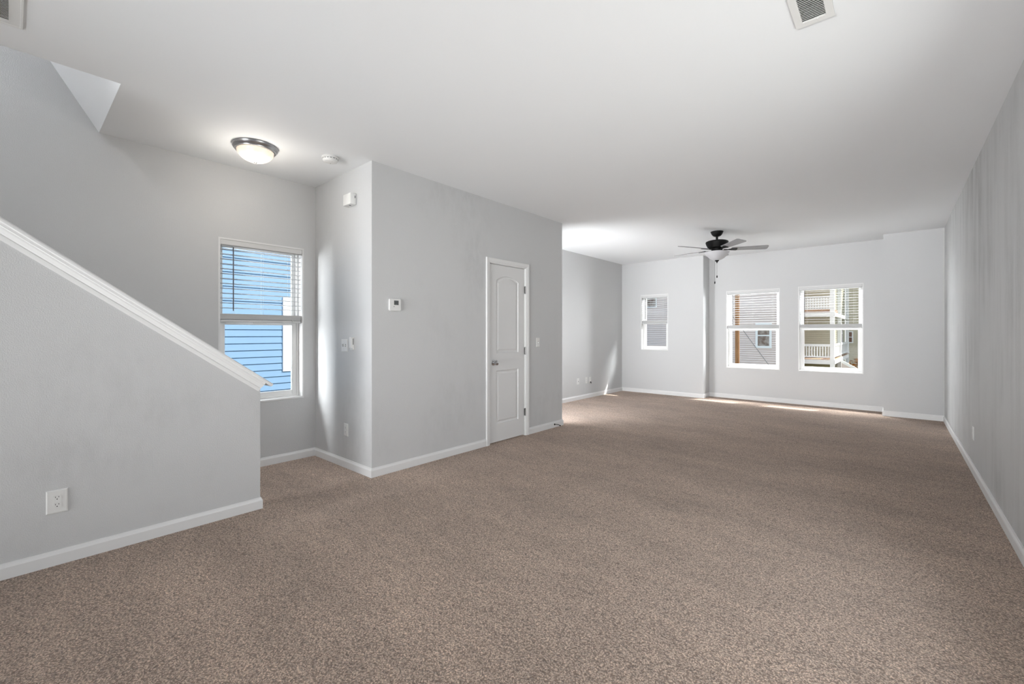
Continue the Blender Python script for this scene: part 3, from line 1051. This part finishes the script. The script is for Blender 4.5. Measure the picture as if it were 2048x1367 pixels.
ft = MB().lathe([(0.0, -0.284), (0.070, -0.284), (0.090, -0.292), (0.094, -0.300), (0.0, -0.300)], 40, cap=False).build('light_fitter', 'black', fan, smooth=30)
prof = [(0.160, -0.300), (0.168, -0.303), (0.165, -0.312), (0.150, -0.335), (0.128, -0.362), (0.098, -0.390), (0.062, -0.411), (0.030, -0.421), (0.0, -0.424)]
MB().lathe([(0.0, -0.298)] + [(0.155, -0.299)] + prof, 56, cap=False).build('light_bowl', 'bowl', fan, smooth=50)
MB().lathe([(0.0, -0.418), (0.028, -0.420), (0.029, -0.427), (0.020, -0.435), (0.012, -0.440), (0.010, -0.448), (0.005, -0.460), (0.0, -0.464)], 24, cap=False).build('finial', 'black', fan, smooth=40)


def blade_outline():
    pts = []
    r0, r1 = 0.20, 0.668
    w0, w1 = 0.050, 0.068
    pts += [(r0, -w0)]
    for sgn in (-1, 1):
        for i in range(0, 6):
            t_ = R(90 * i / 5) if sgn > 0 else R(-90 + 90 * i / 5)
            pts.append((r1 - 0.030 + 0.030 * math.cos(t_), sgn * (w1 - 0.030) + 0.030 * math.sin(t_)))
    pts += [(r0, w0), (r0 - 0.012, w0 * 0.6), (r0 - 0.012, -w0 * 0.6)]
    return pts


for i in range(5):
    ang = R(169.0 + 72 * i)
    rot = Matrix.Rotation(ang, 4, 'Z')
    pit = Matrix.Translation((0, 0, -0.262)) @ Matrix.Rotation(R(-12), 4, 'X')
    mb = MB().prism(blade_outline(), 'z', -0.004, 0.004)
    mb.bm.transform(rot @ pit)
    bl = mb.build('blade', 'blade', fan)
    mb = MB()
    mb.prism([(0.085, -0.013), (0.150, -0.011), (0.185, -0.026), (0.250, -0.040), (0.268, -0.030), (0.270, 0.0), (0.268, 0.030), (0.250, 0.040), (0.185, 0.026), (0.150, 0.011), (0.085, 0.013)],
             'z', -0.0115, -0.0045)
    mb.bm.transform(rot @ pit)
    m2 = MB().prism([(-0.276, 0.060), (-0.252, 0.060), (-0.256, 0.095), (-0.268, 0.100), (-0.276, 0.095)], 'y', -0.014, 0.014)
    m2.bm.free()
    mb.build('blade_iron', 'black', fan)
for (dx, dz, ln) in ((0.0, -0.462, 0.180), (-0.031, -0.430, 0.300)):
    # two pull chains with black fobs, set across the view
    x, y = dx * math.cos(R(41)), dx * math.sin(R(41))
    ch = MB().tube([(x, y, dz + 0.01), (x, y, dz - ln)], 0.0018, 6).build('pull_chain', 'hinge', fan)
    MB().lathe([(0.0, 0.0), (0.006, -0.004), (0.008, -0.018), (0.007, -0.034), (0.0, -0.040)], 14, (x, y, dz - ln + 0.002), cap=False).build('fob', 'black', ch, smooth=50)

# ------------------------------------------------------------------ added lamp upstairs, unseen, brightening the stairwell
us = thing('stairwell_fill', 'added dome light brightening the stairwell from above, out of view', 'ceiling light', (-3.97, -2.2, ZUP))
MB().lathe([(0.0, -0.0005), (0.15, -0.0005), (0.15, -0.03), (0.0, -0.03)], 32, cap=False).build('rim', 'nickel', us)
MB().lathe([(0.13, -0.03), (0.10, -0.08), (0.05, -0.105), (0.0, -0.11)], 32, cap=False).build('glass_dome', 'lit_glass', us, smooth=60)
lt = bpy.data.lights.new('stairwell_fill_lamp', 'POINT'); lt.energy = POWER_STAIR; lt.color = (0.97, 0.985, 1.0); lt.shadow_soft_size = 0.1
lo = bpy.data.objects.new('stairwell_fill_lamp', lt); COL.objects.link(lo); lo.parent = us; lo.location = (0, 0, -0.25)


# ================================================================== outdoors
structure(MB().box(-60, 60, -40, 90, -3.3, -3.0).build('ground', 'ground'), 'mottled ground around the houses', 'ground')
# eaves of this house, shading the back windows
structure(MB().box(-1.75, 6.0, YBAY + T, 10.87, 3.02, 3.16).build('eave_right', 'roof'), 'roof overhang above the two wide windows', 'eave')
structure(MB().box(-7.0, -1.75, YB + T + 0.36, 10.35, 3.02, 3.16).build('eave_left', 'roof'), 'roof overhang above the small window', 'eave')


def siding(p0, p1, z0, z1, lap, lip=0.016):
    """lapped boards on a vertical face from p0 to p1 (outside on the right-hand side)"""
    mb = MB()
    a_, b_ = Vector(p0), Vector(p1)
    d = (b_ - a_).normalized()
    nn = Vector((d.y, -d.x))
    k = int(math.ceil((z1 - z0) / lap))
    for i in range(k):
        zb, zt = z0 + i * lap, min(z1, z0 + (i + 1) * lap)
        prof = [(-0.002, zb), (lip, zb + lip * 0.9), (lip * 0.72, zt)]
        for (o0, h0), (o1, h1) in zip(prof, prof[1:]):
            q0, q1 = a_ + nn * o0, b_ + nn * o0
            r0, r1 = a_ + nn * o1, b_ + nn * o1
            mb.bm.faces.new([mb.bm.verts.new(c) for c in ((q0.x, q0.y, h0), (q1.x, q1.y, h0), (r1.x, r1.y, h1), (r0.x, r0.y, h1))])
        q0, q1, r0, r1 = a_ + nn * lip * 0.72, b_ + nn * lip * 0.72, a_ - nn * 0.002, b_ - nn * 0.002
        mb.bm.faces.new([mb.bm.verts.new(c) for c in ((q0.x, q0.y, zt), (q1.x, q1.y, zt), (r1.x, r1.y, zt), (r0.x, r0.y, zt))])
    return mb


def house(label, x0, x1, y0, y1, z0, z1, lap, sm, sides, z_ref=0.0, lip=0.016):
    h = thing('house', label, 'house', ((x0 + x1) / 2, (y0 + y1) / 2, z0))
    off = h.location

    def loc(mb):
        mb.bm.transform(Matrix.Translation(-Vector(off)))
        return mb
    loc(MB().box(x0 + 0.004, x1 - 0.004, y0 + 0.004, y1 - 0.004, z0, z1)).build('wall', sm, h)
    zz0 = z_ref - math.ceil((z_ref - z0) / lap) * lap
    faces = {'front': ((x0, y0), (x1, y0)), 'right': ((x1, y0), (x1, y1)), 'left': ((x0, y1), (x0, y0))}
    for sname in sides:
        loc(siding(*faces[sname], zz0, z1, lap, lip)).build('siding', sm, h)
    e = 0.4
    rb = MB()
    xm, ym = (x0 + x1) / 2, (y0 + y1) / 2
    V = [rb.bm.verts.new(c) for c in ((x0 - e, y0 - e, z1), (x1 + e, y0 - e, z1), (x1 + e, y1 + e, z1), (x0 - e, y1 + e, z1), (xm, y0 + 2, z1 + 2.2), (xm, y1 - 2, z1 + 2.2))]
    for f in ((0, 1, 4), (1, 2, 5, 4), (2, 3, 5), (3, 0, 4, 5), (3, 2, 1, 0)):
        rb.bm.faces.new([V[i] for i in f])
    loc(rb).build('roof', 'roof', h)
    return h, loc


def house_window(h, loc, axis, plane, u0, u1, z0, z1, trim, pane, rail=True, mullion=False, sgn=-1, proud=0.075):
    """framed window on a facade; axis 'x' = facade along x, 'y' = facade along y"""
    mb = MB()

    def bx(m, a, b_, c, d, e, f):
        p0, p1 = plane + sgn * c, plane + sgn * d
        p0, p1 = min(p0, p1), max(p0, p1)
        if axis == 'x':
            m.box(a, b_, p0, p1, e, f)
        else:
            m.box(p0, p1, a, b_, e, f)
    bx(mb, u0, u0 + trim, 0.0, proud, z0, z1); bx(mb, u1 - trim, u1, 0.0, proud, z0, z1)
    bx(mb, u0 + trim, u1 - trim, 0.0, proud, z0, z0 + trim); bx(mb, u0 + trim, u1 - trim, 0.0, proud, z1 - trim, z1)
    if rail:
        zm = (z0 + z1) / 2
        bx(mb, u0 + trim, u1 - trim, 0.0, proud * 0.9, zm - trim * 0.3, zm + trim * 0.3)
    if mullion:
        um = (u0 + u1) / 2
        bx(mb, um - trim * 0.2, um + trim * 0.2, 0.0, proud * 0.8, z0 + trim, z1 - trim)
    fr_ = loc(mb).build('window', 'out_white', h)
    pb = MB()
    bx(pb, u0 + trim * 0.9, u1 - trim * 0.9, 0.0, proud * 0.6, z0 + trim * 0.9, z1 - trim * 0.9)
    loc(pb).build('pane', pane, fr_)


# blue house beside the stair window
hb, lc = house('blue house with lap siding close beyond the stair window', -17.0, -8.4, -6.0, 15.0, -3.0, 6.0, 0.1206, 'blue_siding', ('right',), z_ref=1.2969, lip=0.018)
house_window(hb, lc, 'y', -8.4, 3.268, 4.30, 0.553, 1.897, 0.165, 'pane_brown', rail=True, sgn=1, proud=0.030)
# taupe house behind the small window and the left wide window
hp, lc = house('taupe house with lap siding beyond the left back windows', -15.0, -3.92, 24.0, 28.8, -3.0, 6.5, 0.106, 'pink_siding', ('front', 'right'), z_ref=0.0, lip=0.034)
house_window(hp, lc, 'x', 24.0, -5.122, -4.431, 0.532, 1.74, 0.098, 'pane_brown', rail=True)
house_window(hp, lc, 'x', 24.0, -10.70, -10.10, 2.70, 3.26, 0.05, 'pane_brown', rail=False)

# wooden post and cable out back
tag(MB().box(-3.520, -3.420, 13.95, 14.05, -3.0, 3.6, 0.006).build('wooden_post', 'post_wood'), 'tall brown wooden post outside the left wide window', 'post')
tag(MB().tube([(-5.6, 20.0, 2.65), (-4.74, 20.0, 1.37), (-3.86, 20.0, 0.06), (-2.6, 20.0, -1.85)], 0.011, 6).build('guy_cable', 'cable'),
    'thin grey cable slanting down before the taupe house', 'cable')

# olive house with the two-storey white porch
ho, lc = house('olive house behind the white porch', -5.3, -2.75, 32.2, 40.0, -3.0, 7.5, 0.13, 'olive_siding', ('front', 'right'))
house_window(ho, lc, 'y', -2.75, 36.6, 37.6, 0.55, 1.9, 0.10, 'pane_dark', sgn=1)
ht, lc = house('cream house far behind the porch on the right', -2.68, 8.0, 41.0, 50.0, -3.0, 6.5, 0.15, 'tan_siding', ('front',))
house_window(ht, lc, 'x', 41.0, -2.90 + 0.25, -2.31, 0.52, 1.40, 0.07, 'pane_dark', rail=True)
PX0, PX1, PY, PYE = -5.3, -2.52, 30.0, 40.4
pr = thing('porch', 'white two storey porch with railing seen through the right window', 'porch', (-4.0, 30.0, -3.0))


def ploc(mb):
    mb.bm.transform(Matrix.Translation((4.0, -30.0, 3.0)))
    return mb


ploc(MB().box(PX0, PX1 - 0.01, PY + 0.03, 32.18, -0.34, -0.22).box(-2.74, PX1 - 0.01, 32.18, PYE, -0.34, -0.22)).build('deck', 'deck_wood', pr)
ploc(MB().box(PX0, PX1, PY, PY + 0.06, -0.49, -0.25).box(PX1 - 0.06, PX1, PY + 0.06, PYE, -0.49, -0.25)).build('fascia', 'out_white', pr)
for (x, y) in ((-2.617, PY + 0.10), (-2.617, 34.3), (-2.617, PYE - 0.1), (-5.2, PY + 0.10)):
    ploc(MB().box(x - 0.097, x + 0.097, y - 0.097, y + 0.097, -3.0, 5.6)).build('post', 'out_white', pr)
ploc(MB().box(PX0, -2.72, PY + 0.07, PY + 0.15, 0.50, 0.63).box(PX0, -2.72, PY + 0.07, PY + 0.15, -0.12, -0.05)).build('railing', 'out_white', pr)
for i in range(19):
    x = -2.80 - i * 0.128
    ploc(MB().box(x - 0.021, x + 0.021, PY + 0.09, PY + 0.13, -0.06, 0.51)).build('baluster', 'out_white', pr)
sr = ploc(MB().box(-2.657, -2.577, PY + 0.2, 34.2, 0.50, 0.63).box(-2.657, -2.577, 34.4, PYE - 0.2, 0.50, 0.63)
          .box(-2.657, -2.577, PY + 0.2, 34.2, -0.12, -0.05).box(-2.657, -2.577, 34.4, PYE - 0.2, -0.12, -0.05)).build('railing', 'out_white', pr)
mb = MB()
y = PY + 0.35
while y < PYE - 0.3:
    mb.box(-2.637, -2.597, y - 0.02, y + 0.02, -0.06, 0.51)
    y += 0.14
ploc(mb).build('side_balusters', 'out_white', pr)
ploc(MB().box(PX0, PX1, PY, PY + 0.16, 2.20, 2.42).box(PX1 - 0.16, PX1, PY + 0.16, PYE, 2.20, 2.42)).build('beam', 'out_white', pr)
ploc(MB().box(PX0, PX1 - 0.02, PY + 0.16, 32.18, 2.40, 2.58)).build('upper_deck', 'deck_wood', pr)
mb = MB()
mb.box(PX0, -2.72, PY + 0.06, PY + 0.12, 3.24, 3.32); mb.box(PX0, -2.72, PY + 0.06, PY + 0.12, 2.58, 2.64)
x = -2.74
while x > PX0:
    mb.box(x - 0.03, x + 0.03, PY + 0.06, PY + 0.085, 2.62, 3.26)
    x -= 0.128
for z in (2.70, 2.84, 2.98, 3.12):
    mb.box(PX0, -2.72, PY + 0.087, PY + 0.11, z - 0.028, z + 0.028)
ploc(mb).build('lattice_railing', 'out_white', pr)
ploc(MB().box(PX0, PX1 + 0.1, PY - 0.2, 32.2, 5.4, 5.6)).build('roof', 'roof', pr)
ploc(MB().box(PX0, -2.72, 31.0, 31.06, -2.95, -0.36)).build('skirting', 'olive_dark', pr)

ps = thing('porch_stair', 'white stair stringer running down right from the porch', 'stairs', (-2.3, 33.3, -3.0))
mb = MB().prism([(-2.42, -0.36), (-2.42, -0.54), (1.43, -3.0), (1.66, -3.0), (1.66, -2.98)], 'y', 33.0, 33.08)
mb.bm.transform(Matrix.Translation((2.3, -33.3, 3.0)))
mb.build('stringer', 'out_white', ps)
mb = MB().prism([(-2.42, -0.55), (-2.42, -3.0), (1.38, -3.0)], 'y', 33.03, 33.06)
mb.bm.transform(Matrix.Translation((2.3, -33.3, 3.0)))
mb.build('side_panel', 'pink_siding', ps)
mb = MB()
for i in range(14):
    x0 = -2.42 + i * 0.275
    mb.box(x0, x0 + 0.30, 33.08, 34.1, -0.42 - (i + 1) * 0.175 - 0.05, -0.42 - (i + 1) * 0.175)
mb.bm.transform(Matrix.Translation((2.3, -33.3, 3.0)))
mb.build('tread', 'deck_wood', ps)

# rust coloured shrub beside the porch stair
bu = thing('shrub', 'rust orange shrub beside the porch stair', 'shrub', (-1.55, 36.0, -3.0))
mb = MB()
rnd = random.Random(3)
for i in range(1500):
    u, v, w_ = rnd.gauss(0, 1), rnd.gauss(0, 1), rnd.gauss(0, 1)
    q = Vector((u, v, w_)).normalized() * (rnd.random() ** 0.4)
    c = Vector((q.x * 0.95, q.y * 0.9, 1.62 + q.z * 1.15))
    s_ = rnd.uniform(0.06, 0.12)
    rt = Matrix.Rotation(rnd.uniform(0, 6.28), 3, 'Z') @ Matrix.Rotation(rnd.uniform(-1.2, 1.2), 3, 'X')
    vv = [mb.bm.verts.new(c + rt @ Vector(p) * s_) for p in ((-1, 0, 0), (0, -0.45, 0.1), (1, 0, 0), (0, 0.45, 0.1))]
    mb.bm.faces.new(vv)
mb.build('foliage', 'leaf', bu)
mb = MB()
for k in range(6):
    t_ = k * 1.05
    mb.tube([(0.05 * math.cos(t_), 0.05 * math.sin(t_), 0), (0.25 * math.cos(t_), 0.25 * math.sin(t_), 1.0), (0.55 * math.cos(t_), 0.5 * math.sin(t_), 2.0)], 0.022, 6)
mb.build('stem', 'bark', bu)
